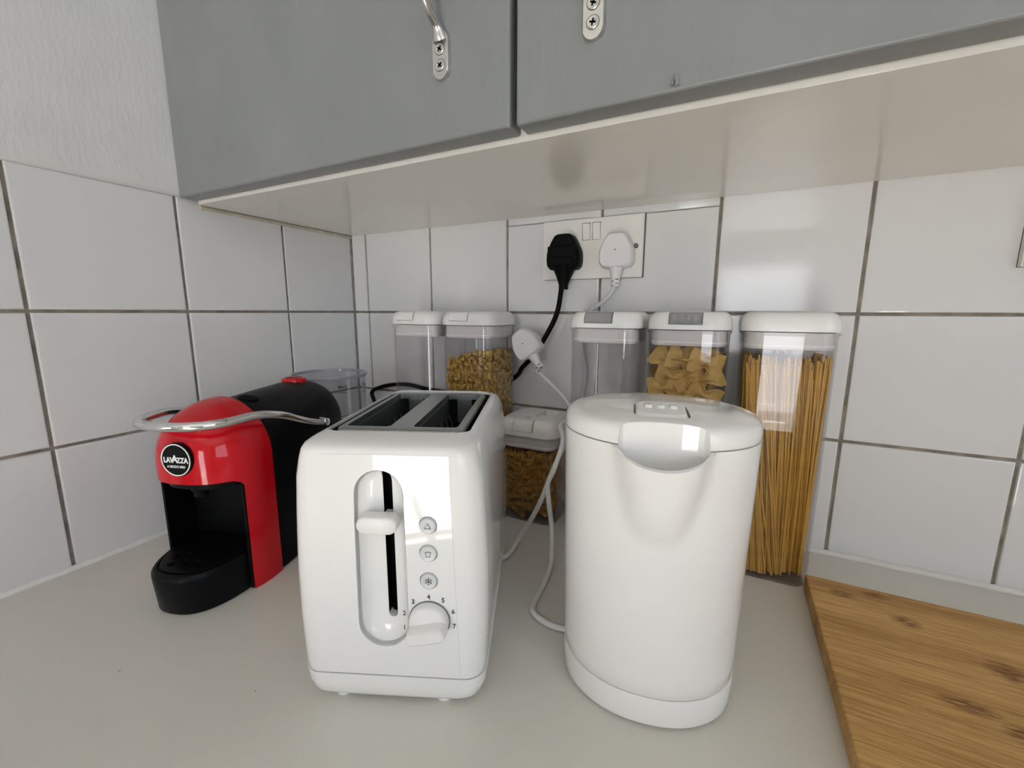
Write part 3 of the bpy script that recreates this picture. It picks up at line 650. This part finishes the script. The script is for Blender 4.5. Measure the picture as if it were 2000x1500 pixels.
# ------------------------------------------------------------------ storage jars
JW = 0.0445; JYC = -0.0565
def sq(h, r, z, n=6): return at_z(rrect(h, h, r, n), z)
def jar(xc, H, label, lidm='lid_white', latch=None, lx=0.0, lw=0.017, squat=False, top_pocket=False, yc=JYC, group='clear airtight storage jars'):
    e = tag(empty('storage_jar', (xc, yc, 0.0)), label, 'jar', group)
    zl = H-0.0205 if not squat else H-0.0235     # underside of the lid
    tw = 0.0018
    o = [sq(JW-0.0045, 0.014, 0.0), sq(JW-0.0028, 0.016, 0.0015), sq(JW-0.0022, 0.017, 0.006), sq(JW-0.0012, 0.0175, zl-0.012), sq(JW-0.0010, 0.0178, zl-0.004), sq(JW+0.0006, 0.019, zl-0.0022), sq(JW+0.0006, 0.019, zl-0.0006)]
    i_ = [sq(JW-0.0022-tw, 0.0155, zl-0.0006), sq(JW-0.0012-tw, 0.016, zl-0.012), sq(JW-0.0022-tw, 0.0155, 0.0055), sq(JW-0.0060, 0.012, 0.0030)]
    obj('body', loft(o+i_), 'clear_plastic', e, smooth=40)
    hl = H-zl
    rl = [sq(JW-0.004, 0.016, zl+0.0002), sq(JW+0.0002, 0.019, zl+0.0006), sq(JW+0.0004, 0.019, zl+hl*0.30), sq(JW-0.0006, 0.0188, zl+hl*0.62), sq(JW-0.0032, 0.018, zl+hl*0.85), sq(JW-0.0065, 0.017, zl+hl*0.97), sq(JW-0.0105, 0.0155, H), sq(JW-0.022, 0.010, H)]
    me = finish(loft(rl), 0)
    cuts = []
    if latch: cuts.append(finish(box(lx-lw-0.0010, lx+lw+0.0010, -JW-0.01, -JW+0.0105, zl+hl*0.30, H+0.01), 0))
    if top_pocket:
        cuts.append(finish(box(0.002, 0.028, -0.016, 0.030, H-0.0085, H+0.01), 0)); cuts.append(finish(box(lx-0.0030, lx+0.0030, -0.031, -0.017, H-0.005, H+0.01), 0))
    if cuts: me = boolean(me, cuts)
    link('lid', smooth(me, 32), lidm, e)
    # inner plug of the lid seen through the clear wall, with its gasket
    obj('lid_plug', loft([sq(JW-0.0042, 0.0150, zl-0.0004), sq(JW-0.0040, 0.0150, zl-0.0150), sq(JW-0.0048, 0.0145, zl-0.0178), sq(JW-0.009, 0.012, zl-0.0185)]), 'lid_seal', e, smooth=40)
    obj('gasket', loft([sq(JW-0.0036, 0.0152, zl-0.0128), sq(JW-0.0032, 0.0154, zl-0.0140), sq(JW-0.0036, 0.0152, zl-0.0152), sq(JW-0.006, 0.014, zl-0.0140)]), 'lid_bright', e, smooth=40)
    if latch:
        P = [(-JW+0.0004, zl+hl*0.30+0.0006), (-JW-0.0012, zl+hl*0.33), (-JW-0.0010, zl+hl*0.62), (-JW+0.0020, zl+hl*0.90), (-JW+0.0060, H-0.0008), (-JW+0.0100, H-0.0004), (-JW+0.0100, zl+hl*0.40), (-JW+0.0040, zl+hl*0.30+0.0006)]
        lt_ = obj('latch', loft([[Vector((lx+sx*lw, y, z)) for y, z in P] for sx in (-1, -0.33, 0.33, 1)]), latch, e, smooth=35)
        if latch == 'clear_latch':
            for k in (-0.7, -0.25, 0.2, 0.62):
                obj('latch_rib', box(lx+k*lw-0.0012, lx+k*lw+0.0012, -JW+0.0030, -JW+0.0095, zl+hl*0.42, H-0.0030), 'lid_seal', lt_, smooth=0)
    if top_pocket:
        obj('flip_handle', box(0.0035, 0.0265, -0.0150, -0.0020, H-0.0070, H-0.0012, 0.0010), lidm, e)
    return e
HJ = 0.2975
jar(0.2215, HJ, 'empty clear jar, leftmost in the back row, behind the toaster', latch='lid_white', lx=-0.0085, lw=0.0150)
jar(0.3190, HJ, 'clear jar half full of small macaroni behind the toaster', latch='lid_white', lx=-0.0085, lw=0.0148)
jar(0.4165, 0.1495, 'short clear jar of fusilli between toaster and kettle', latch='lid_white', lx=-0.0035, lw=0.0150, squat=True, top_pocket=True)
jar(0.5190, HJ, 'empty clear jar with clear latch between white plug and farfalle jar', lidm='lid_bright', latch='clear_latch', lx=-0.0050, lw=0.0165)
jar(0.6155, HJ, 'clear jar of bow-tie farfalle with clear latch behind the kettle', lidm='lid_bright', latch='clear_latch', lx=-0.0025, lw=0.0170)
jar(0.7130, HJ, 'tall clear jar filled with spaghetti, rightmost beside the chopping board', lidm='lid_bright')

# ------------------------------------------------------------------ pasta
def inst(name, me, M, label, cat, group):
    o = bpy.data.objects.new(name, me); COL.objects.link(o); o.matrix_world = M
    return tag(o, label, cat, group)
def joined(name, me, mats, m, label, cat, core=None):
    """many copies of one little mesh, joined"""
    nv = len(me.vertices); co = np.empty(nv*3); me.vertices.foreach_get('co', co); co = co.reshape(-1, 3)
    faces = [tuple(p.vertices) for p in me.polygons]; V = []; Fc = []
    for k, M in enumerate(mats):
        A = np.array(M); V.append(co @ A[:3, :3].T + A[:3, 3]); Fc += [tuple(i+k*nv for i in f) for f in faces]
    if core:
        b0 = sum(len(v) for v in V); x0, x1, y0, y1, z0, z1 = core
        V.append(np.array([(x, y, z) for z in (z0, z1) for x, y in ((x0, y0), (x1, y0), (x1, y1), (x0, y1))]))
        Fc += [tuple(b0+i for i in f) for f in ((3, 2, 1, 0), (4, 5, 6, 7), (0, 1, 5, 4), (1, 2, 6, 5), (2, 3, 7, 6), (3, 0, 4, 7))]
    nm = bpy.data.meshes.new(name); nm.from_pydata(np.concatenate(V).tolist(), [], Fc); smooth(nm, 40)
    return tag(link(name, nm, m), label, cat, kind='stuff')
rnd = random.Random(11)
# spaghetti
sp_me = []
for L_ in (0.226, 0.234, 0.239, 0.2425, 0.244, 0.2465):
    b = bmesh.new(); n = 6; r = 0.00105
    loft([[Vector((r*math.cos(2*PI*i/n), r*math.sin(2*PI*i/n), z)) for i in range(n)] for z in (0.0, L_)], bm=b)
    me = finish(b, 40); me.materials.append(MATS['spaghetti']); sp_me.append(me)
def strand(a, b_):
    a, b_ = Vector(a), Vector(b_); d = (b_-a).normalized()
    q = Vector((0, 0, 1)).rotation_difference(d)
    return Matrix.Translation(a) @ q.to_matrix().to_4x4()
hin = JW-0.0062
outer, inner = [], []
while len(outer) < 300 or len(inner) < 900:
    u, v = rnd.uniform(-1, 1), rnd.uniform(-1, 1)
    edge = max(abs(u), abs(v)) > 0.84
    if edge and len(outer) >= 300 or (not edge and len(inner) >= 900): continue
    if edge and v > 0.84 and rnd.random() < 0.5: continue
    tx, ty = u*hin, v*hin
    tw = 0.44 + rnd.gauss(0, 0.20); sc_ = 0.78 + rnd.gauss(0, 0.06)
    bx = (tx*math.cos(tw)-ty*math.sin(tw))*sc_+0.004; by = (tx*math.sin(tw)+ty*math.cos(tw))*sc_
    bx = max(-hin+0.0008, min(hin-0.0008, bx)); by = max(-hin+0.0008, min(hin-0.0008, by))
    M = Matrix.Translation((0.7130, JYC, 0.0)) @ strand((bx, by, 0.0046+rnd.uniform(0, 0.0015)), (tx, ty, 0.25))
    (outer if edge else inner).append(M)
for M in outer:
    inst('spaghetti_strand', rnd.choice(sp_me), M, 'dry golden spaghetti strand standing in the tall jar by the chopping board', 'pasta', 'spaghetti strands in the tall jar')
joined('spaghetti_bundle', sp_me[2], inner, 'spaghetti', 'inner mass of golden spaghetti filling the tall right jar', 'pasta')
# farfalle (bow ties with saw-toothed ends)
def farfalle(seed):
    rr = random.Random(seed); nu, nv = 18, 14; bm = bmesh.new(); G = []
    wx, hy = 0.0172, 0.0138
    ph = rr.uniform(-0.5, 0.5)
    for i in range(nu+1):
        u = -1+2*i/nu; row = []
        for j in range(nv+1):
            v = -1+2*j/nv
            pin = 0.36+0.64*min(1, abs(u)*1.55)**0.9
            x = u*wx*(1-0.06*v*v)
            if i in (0, nu): x += math.copysign(0.0013*(1 if j % 2 else -1), u)
            y = v*hy*pin
            z = 0.0036*math.cos(v*PI*1.5)*math.exp(-(u*2.4)**2) + 0.0022*math.sin(u*2.2+ph)*v + 0.0018*math.cos(u*3+ph)
            row.append(bm.verts.new((x, y, z)))
        G.append(row)
    for i in range(nu):
        for j in range(nv): bm.faces.new((G[i][j], G[i+1][j], G[i+1][j+1], G[i][j+1]))
    bmesh.ops.recalc_face_normals(bm, faces=bm.faces)
    bmesh.ops.solidify(bm, geom=list(bm.faces), thickness=0.0011)
    me = finish(bm, 50); me.materials.append(MATS['farfalle']); return me
FM = [farfalle(k) for k in range(4)]
def rot(rx, ry, rz): return Euler((rx, ry, rz), 'XYZ').to_matrix().to_4x4()
def put_farf(x, y, z, M): inst('farfalle', rnd.choice(FM), Matrix.Translation((0.6155+x, JYC+y, z)) @ M, 'pale yellow bow-tie farfalle piece in the jar behind the kettle', 'pasta', 'farfalle in the jar behind the kettle')
fz = 0.020
layer = 0
while fz < 0.243:
    for x in (-0.0220, 0.0000, 0.0220):          # against the front wall
        xx = x + rnd.uniform(-0.004, 0.004) + (0.007 if layer % 2 else -0.003)
        put_farf(max(-0.0225, min(0.0225, xx)), -0.0330+rnd.uniform(0, 0.006), fz+rnd.uniform(-0.004, 0.004), rot(PI/2+rnd.uniform(-0.40, 0.25), rnd.uniform(-0.9, 0.9), rnd.uniform(-0.22, 0.22)))
    for x in (-0.011, 0.012):                    # second layer behind it
        put_farf(x+rnd.uniform(-0.003, 0.003), -0.0215+rnd.uniform(0, 0.004), fz+0.008+rnd.uniform(-0.004, 0.004), rot(PI/2+rnd.uniform(-0.5, 0.5), rnd.uniform(-1.2, 1.2), rnd.uniform(-0.4, 0.4)))
    for y in (-0.004, 0.020):                    # against the side walls
        for s in (-1, 1):
            put_farf(s*0.0310, y+rnd.uniform(-0.004, 0.004), fz+rnd.uniform(-0.005, 0.005), rot(PI/2+rnd.uniform(-0.4, 0.4), rnd.uniform(-1.0, 1.0), PI/2+rnd.uniform(-0.25, 0.25)))
    put_farf(rnd.uniform(-0.012, 0.012), rnd.uniform(-0.004, 0.02), fz, rot(rnd.uniform(-0.8, 0.8), rnd.uniform(-0.8, 0.8), rnd.uniform(0, 3)))
    fz += 0.0185; layer += 1
for x, y, z in ((-0.016, -0.018, 0.243), (0.014, -0.012, 0.239), (-0.006, 0.010, 0.244), (0.020, 0.015, 0.240), (-0.022, 0.012, 0.238), (0.002, -0.026, 0.240)):
    put_farf(x, y, z, rot(rnd.uniform(-0.7, 0.7), rnd.uniform(-0.6, 0.6), rnd.uniform(0, 3)))
# macaroni: short bent tubes
def elbow(a):
    P = []; R_ = 0.0042
    for i in range(6):
        t = -a/2+a*i/5; P.append((R_*math.sin(t), R_*(math.cos(t)-0.75), 0))
    b = tube(P, 0.0023, n=7, smooth_path=False)
    # hollow ends: dent the caps
    for f in [f for f in b.faces if len(f.verts) == 7]:
        r = bmesh.ops.inset_individual(b, faces=[f], thickness=0.0007)
        c = f.calc_center_median(); n = f.normal.copy()
        for v in f.verts: v.co -= n*0.0018
    me = finish(b, 45); me.materials.append(MATS['macaroni']); return me
EM = [elbow(1.9), elbow(2.4)]
def rq(): return Euler((rnd.uniform(0, 6.28), rnd.uniform(0, 6.28), rnd.uniform(0, 6.28))).to_matrix().to_4x4()
def fill_pts(n, zlo, zhi, shell, xmin=-1):
    P = []
    h = JW-0.0075
    while len(P) < n:
        best, bd = None, -1
        for _ in range(8):
            f = rnd.random()
            if f < 0.55: q = Vector((rnd.uniform(-h, h), -h+rnd.uniform(0, shell), rnd.uniform(zlo, zhi)))
            elif f < 0.9: q = Vector((h-rnd.uniform(0, shell), rnd.uniform(-h, h), rnd.uniform(zlo, zhi)))
            else: q = Vector((rnd.uniform(-h, h), rnd.uniform(-h, h), zhi-rnd.uniform(0, 0.008)))
            lim = 0.232+0.007*math.sin(q.x*70+0.4)+0.10*q.x
            if q.z > lim: q.z = lim-rnd.uniform(0, 0.006)
            d = min([(q-p).length_squared for p in P[-160:]], default=1)
            if d > bd: best, bd = q, d
        P.append(best)
    return P
for q in fill_pts(300, 0.150, 0.238, 0.007):
    inst('macaroni', rnd.choice(EM), Matrix.Translation(Vector((0.3190, JYC, 0))+q) @ rq(), 'small yellow elbow macaroni piece in the jar behind the toaster', 'pasta', 'macaroni in the jar behind the toaster')
low = []
h = JW-0.0075
for _ in range(1700):
    q = Vector((rnd.uniform(-h, h), rnd.uniform(-h, h), rnd.uniform(0.011, 0.232)))
    m_ = max(abs(q.x), abs(q.y))
    if m_ < h-0.014 and q.z < 0.215: q = q*1.0; q.x = math.copysign(h-rnd.uniform(0, 0.012), q.x)
    low.append(Matrix.Translation(Vector((0.3190, JYC, 0))+q) @ rq())
joined('macaroni_mass', EM[0], low, 'macaroni', 'inner mass of small yellow macaroni in the second jar from the corner', 'pasta', (0.3190-h+0.006, 0.3190+h-0.006, JYC-h+0.006, JYC+h-0.006, 0.010, 0.222))
# fusilli: three-bladed twists
def fusillo():
    bm = bmesh.new(); n = 26; L_ = 0.034; r = 0.0052
    for k in range(3):
        A = []; 
        for i in range(n+1):
            t = i/n; a = t*2*PI*2.0+k*2*PI/3; x = -L_/2+L_*t
            c, s = math.cos(a), math.sin(a); th = 0.00055
            A.append([Vector((x, -s*th, c*th)), Vector((x, c*r-s*th*0.7, s*r+c*th*0.7)), Vector((x, c*r+s*th*0.7, s*r-c*th*0.7)), Vector((x, s*th, -c*th))])
        loft(A, bm=bm)
    me = finish(bm, 50); me.materials.append(MATS['fusilli']); return me
FU = fusillo()
hf = JW-0.0085
for _z in [0.0115+0.0105*i for i in range(9)]:
    spots = []
    for x in (-0.019, 0.019): spots.append((x+rnd.uniform(-0.004, 0.004), -hf+0.0015+rnd.uniform(0, 0.003), 0 if rnd.random() < 0.65 else 1))
    for y in (-0.014, 0.016): spots.append((hf-0.0015-rnd.uniform(0, 0.003), y+rnd.uniform(-0.003, 0.003), 2)); spots.append((-hf+0.0015, y, 2))
    spots.append((rnd.uniform(-0.014, 0.014), -0.016, 3)); spots.append((rnd.uniform(-0.014, 0.014), 0.004, 3)); spots.append((rnd.uniform(-0.014, 0.014), 0.024, 3))
    for x, y, k in spots:
        tilt = rnd.uniform(-0.35, 0.35)
        M = {0: rot(rnd.uniform(0, 6), tilt, rnd.uniform(-0.1, 0.1)), 1: rot(rnd.uniform(0, 6), tilt+0.5, 0.0), 2: rot(rnd.uniform(0, 6), tilt, PI/2+rnd.uniform(-0.1, 0.1)), 3: rot(rnd.uniform(0, 6), tilt*0.7, rnd.uniform(-0.5, 0.5))}[k]
        zz = max(0.0125, min(0.101, _z+rnd.uniform(-0.003, 0.003))) if abs(tilt) < 0.2 else max(0.020, min(0.096, _z))
        inst('fusilli', FU, Matrix.Translation((0.4165+x, JYC+y, zz)) @ M, 'amber fusilli twist in the short jar between toaster and kettle', 'pasta', 'fusilli in the short jar')

fm = []
for _ in range(150):
    q = Vector((rnd.uniform(-1, 1)*0.022, rnd.uniform(-1, 1)*0.022, rnd.uniform(0.02, 0.098)))
    if abs(q.x) < 0.014 and abs(q.y) < 0.014: q.y = -0.020
    fm.append(Matrix.Translation(Vector((0.4165, JYC, 0))+q) @ rot(rnd.uniform(0, 6), rnd.uniform(-0.3, 0.3), rnd.uniform(0, 3)))
joined('fusilli_mass', FU, fm, 'fusilli', 'inner mass of amber fusilli in the short jar beside the kettle', 'pasta', (0.4165-0.027, 0.4165+0.027, JYC-0.027, JYC+0.027, 0.010, 0.096))
# ------------------------------------------------------------------ bamboo chopping board
BC = (0.955, -0.2965, 0.0)
KNOTS = [(x-BC[0], y-BC[1], sx, sy) for x, y, sx, sy in ((0.7795, -0.1192, 0.012, 0.007), (0.8083, -0.1080, 0.014, 0.006), (0.8227, -0.1413, 0.013, 0.010), (0.8742, -0.1777, 0.016, 0.014), (0.8314, -0.2317, 0.020, 0.009), (0.8561, -0.2450, 0.014, 0.010), (0.97, -0.22, 0.015, 0.008), (0.80, -0.345, 0.016, 0.008), (0.93, -0.40, 0.016, 0.008))]
bamboo()
tag(obj('chopping_board', box(-0.2038, 0.2038, -0.2, 0.2, 0.0002, 0.0182, 0.0012), 'bamboo', loc=BC, smooth=40), 'bamboo chopping board lying flat on the worktop at the right', 'chopping board')

# ------------------------------------------------------------------ coffee machine
CR = math.radians(18.6)
cof = tag(empty('coffee_machine', (0.1917, -0.4326, 0.0), CR), 'red and black capsule coffee machine with chrome lever bar', 'coffee machine')
CW, ZS, ZT = 0.0555, 0.1420, 0.2040
def dome_ring(z, w0=CW, yb=0.088, ysd=0.0560, yfr=0.0270, zt=ZT, zs=ZS, n=36):
    """D-shaped plan: straight back, elliptical front; shrinks to a dome above zs"""
    k = 1.0 if z <= zs else math.sqrt(max(0.0, 1-((z-zs)/(zt-zs))**2))
    kf = 1.0 if z <= zs else max(0.0, 1-((z-zs)/(zt-zs))**2.4)**0.5
    P = []
    ext = (yb-yfr)*kf
    for i in range(n+1):
        a = PI+PI*i/n
        x = w0*k*math.copysign(abs(math.cos(a))**(2/2.4), math.cos(a)); y = yb-ext*abs(math.sin(a))**(2/2.6)
        P.append(Vector((x, y, z)))
    return P
zz = [0.0, 0.004, 0.06, 0.118, 0.130, 0.142] + [ZS+(ZT-ZS)*math.sin(i/12*PI/2) for i in range(1, 13)]
zz[-1] = ZT-0.00005
shell = finish(loft([dome_ring(z) for z in zz]), 0)
# brewing bay: cut through from the front below the head
bay = []
def bay_o(hx, zt, r):
    o = [(-hx, -0.05), (hx, -0.05)]
    for i in range(7): a = PI/2*i/6; o.append((hx-r+r*math.cos(a), zt-r+r*math.sin(a)))
    for i in range(7): a = PI/2+PI/2*i/6; o.append((-hx+r+r*math.cos(a), zt-r+r*math.sin(a)))
    return o
cutb = finish(loft([at_y(bay_o(0.0490, 0.1260, 0.008), -0.05), at_y(bay_o(0.0490, 0.1260, 0.008), 0.0865)]), 0)
link('red_shell', smooth(boolean(shell, [cutb]), 30), 'red_gloss', cof)
bl = bmesh.new()
box(-0.0487, 0.0487, 0.0835, 0.0870, 0.002, 0.1255, bm=bl)
for s in (-1, 1):
    x0, x1 = sorted((s*0.0488, s*0.0462)); box(x0, x1, 0.0500, 0.0840, 0.002, 0.1180, bm=bl)
obj('bay_lining', bl, 'black_plastic', cof, smooth=0)
hd = loft([[Vector((v.x*0.86, 0.0865-(0.0865-v.y)*0.90, 0.1258)) for v in dome_ring(0.1)], [Vector((v.x*0.84, 0.0865-(0.0865-v.y)*0.88, 0.1180)) for v in dome_ring(0.1)]])
obj('head_underside', hd, 'black_plastic', cof, smooth=35)
obj('coffee_nozzle', lathe([(0.0085, 0.1185), (0.0085, 0.1135), (0.0068, 0.1105), (0.0066, 0.1065), (0.0055, 0.1060)], 22, 0.002, 0.0475), 'black_plastic', cof)
# round badge on the curved front
bdg = obj('badge', lathe([(0.0172, -0.0030), (0.0172, 0.0006), (0.0168, 0.0010), (0.0160, 0.0010)], 44), 'black_plastic', cof, smooth=40, loc=(0.0, 0.0268, 0.1520), rot=(PI/2-0.02, 0, 0))
obj('badge_ring', loft([[Vector((r*math.cos(2*PI*i/44), r*math.sin(2*PI*i/44), z)) for i in range(44)] for r, z in ((0.0152, 0.0006), (0.0152, 0.0014), (0.0163, 0.0014), (0.0163, 0.0006))], False, False), 'white_print', bdg, smooth=0)
def badge_text(s, size, x, y, sx=1.0, bold=0.0):
    me = text_mesh(s, size, 0.0002, sx, bold); link('lettering', me, 'white_print', bdg, (x, y, 0.0013))
badge_text('LAV', 0.0074, -0.0078, -0.0003, 0.86, 0.00030); badge_text('A', 0.0105, -0.0009, 0.0008, 0.86, 0.00035); badge_text('ZZA', 0.0074, 0.0074, -0.0003, 0.86, 0.00030)
badge_text('A MODO MIO', 0.0034, 0.0, -0.0068, 0.95, 0.00008)
# black rear housing: arch section lofted backwards
def arch(hw, zt, y, r0=1.0, n=28, z0=0.0015):
    P = [Vector((-hw, y, z0)), Vector((hw, y, z0))]
    zs = zt-hw*1.0
    for i in range(n+1):
        a = PI*i/n; P.append(Vector((hw*math.cos(a), y, zs+(zt-zs)*math.sin(a))))
    return P
obj('rear_housing', loft([arch(0.0505, 0.1960, 0.0860), arch(0.0535, 0.1975, 0.0885), arch(0.0550, 0.1985, 0.095), arch(0.0556, 0.2005, 0.150), arch(0.0556, 0.2020, 0.205), arch(0.0546, 0.2010, 0.225), arch(0.0515, 0.1970, 0.238), arch(0.046, 0.190, 0.2440), arch(0.035, 0.178, 0.2465)]), 'black_plastic', cof, smooth=50)
obj('lid_notch', lathe([(0.011, 0.0), (0.011, 0.0012), (0.009, 0.0016)], 24), 'black_matt', cof, loc=(0.012, 0.112, 0.1965), rot=(0, 0.2, 0))
rb = obj('power_button', lathe([(0.0155, -0.004), (0.0155, 0.0015), (0.0140, 0.0036), (0.0118, 0.0042), (0.0106, 0.0036), (0.0104, 0.0020), (0.004, 0.0016)], 36), 'red_gloss', cof, smooth=45, loc=(0.0, 0.2120, 0.2020), rot=(-0.04, 0, 0))
obj('button_cap', lathe([(0.0102, 0.0015), (0.0100, 0.0030), (0.004, 0.0033)], 30), 'black_plastic', rb)
# drip tray
def tray(hw, yf, z, yb=0.0855, n=36):
    P = []
    for i in range(n+1):
        a = PI+PI*i/n; P.append(Vector((hw*math.copysign(abs(math.cos(a))**(2/2.5), math.cos(a)), yb-(yb-yf)*abs(math.sin(a))**(2/2.5), z)))
    return P
obj('drip_tray', loft([tray(0.0442, 0.0040, 0.0002), tray(0.0456, 0.0020, 0.0025), tray(0.0468, -0.0010, 0.0360), tray(0.0466, -0.0008, 0.0400), tray(0.0452, 0.0014, 0.0425), tray(0.0430, 0.0045, 0.0428), tray(0.0435, 0.0061, 0.0408), tray(0.03, 0.03, 0.0406)]), 'black_plastic', cof, smooth=40)
obj('drip_grate', loft([tray(0.0424, 0.0075, 0.0402), tray(0.0424, 0.0075, 0.0430), tray(0.0412, 0.0088, 0.0436)]), 'black_plastic', cof, smooth=40)
for i in range(6):
    yy = 0.0155+0.0118*i; nx = 5 if i else 3
    for k in range(nx):
        xx = (k-(nx-1)/2)*0.0140+(0.0075 if i % 2 else 0)*(-1 if k > 2 else 1)*0
        if i % 2: xx += 0.0070 if k < nx-1 else -100
        if xx < -0.05: continue
        obj('grate_dimple', lathe([(0.0034, 0.0), (0.0030, 0.0010), (0.0016, 0.0014)], 10), 'black_matt', cof, loc=(xx, yy+0.003, 0.0435))
# chrome lever bar: U around the head, hinged on both sides of the housing
BZ = 0.1885
bar = [(0.0585, 0.1790, 0.1535), (0.0600, 0.1600, 0.1585), (0.0620, 0.1320, 0.1685), (0.0615, 0.1000, 0.1815), (0.0555, 0.0720, 0.1880)]
for i in range(1, 12):
    a = PI*i/12; bar.append((0.0505*math.copysign(abs(math.cos(a))**0.85, math.cos(a)), 0.0560-0.0395*math.sin(a)**0.85, BZ-0.0005*math.sin(a)))
bar += [(-x, y, z) for x, y, z in reversed(bar[:5])]
obj('lever_bar', tube(bar, 0.0046, n=16, k=6), 'chrome', cof, smooth=60)
for s in (-1, 1):
    obj('hinge_pin', tube([(s*0.0535, 0.1840, 0.1525), (s*0.0590, 0.1840, 0.1525), (s*0.0640, 0.1840, 0.1525)], lambda t: 0.0068-0.0018*t, n=18, smooth_path=False), 'chrome', cof, smooth=50)
# clear water tank at the back
TY = 0.2985
tk = obj('water_tank', lathe([(0.047, 0.0010), (0.0500, 0.0030), (0.0545, 0.1980), (0.0528, 0.1980), (0.0484, 0.0060), (0.040, 0.0050)], 56, 0, TY), 'clear_tank', cof, smooth=40)
obj('tank_rim', loft([[Vector((r*math.cos(2*PI*i/56), TY+r*math.sin(2*PI*i/56), z)) for i in range(56)] for r, z in ((0.0525, 0.1955), (0.0562, 0.1955), (0.0570, 0.1975), (0.0562, 0.2000), (0.0530, 0.2000), (0.0525, 0.1955))], False, False), 'lilac_rim', tk, smooth=50)
me = text_mesh('MAX', 0.0065, 0.0001, bold=0.0001); me.transform(XZ)
aM = math.radians(-40)
link('max_mark', me, 'print_grey', tk, (0.0549*math.cos(aM), TY+0.0549*math.sin(aM), 0.1845), (0, 0, aM+PI/2))
for dz in (0.0060, -0.030, -0.062):
    obj('level_line', box(-0.006, 0.006, -0.0002, 0.0002, -0.0004, 0.0004), 'print_grey', tk, loc=(0.0547*math.cos(aM), TY+0.0547*math.sin(aM), 0.1700+dz), rot=(0, 0, aM+PI/2))
# black cord to the socket
bc = [(0.1000, -0.1500, 0.060), (0.1050, -0.1000, 0.080), (0.0800, -0.0400, 0.118), (0.0430, -0.0090, 0.140), (0.0640, -0.0066, 0.1520), (0.0991, -0.0062, 0.1601), (0.1364, -0.0060, 0.1622), (0.1800, -0.0058, 0.1575), (0.2500, -0.0056, 0.1560), (0.3200, -0.0060, 0.1720), (0.3600, -0.0130, 0.1955), (0.3786, -0.0300, 0.2124), (0.3998, -0.0350, 0.2330), (0.4214, -0.0330, 0.2675), (0.4336, -0.0290, 0.2970), (0.4372, -0.0240, 0.3300)]
cc = obj('power_cord', tube(local(cof, bc), 0.0037, n=12), 'black_rubber', cof, smooth=60)
plug(cc, 'black_rubber', local(cof, [(0.4395, -0.0094, 0.3790)])[0], (0, 0, -CR), 1.0, grip=True, marks=False)
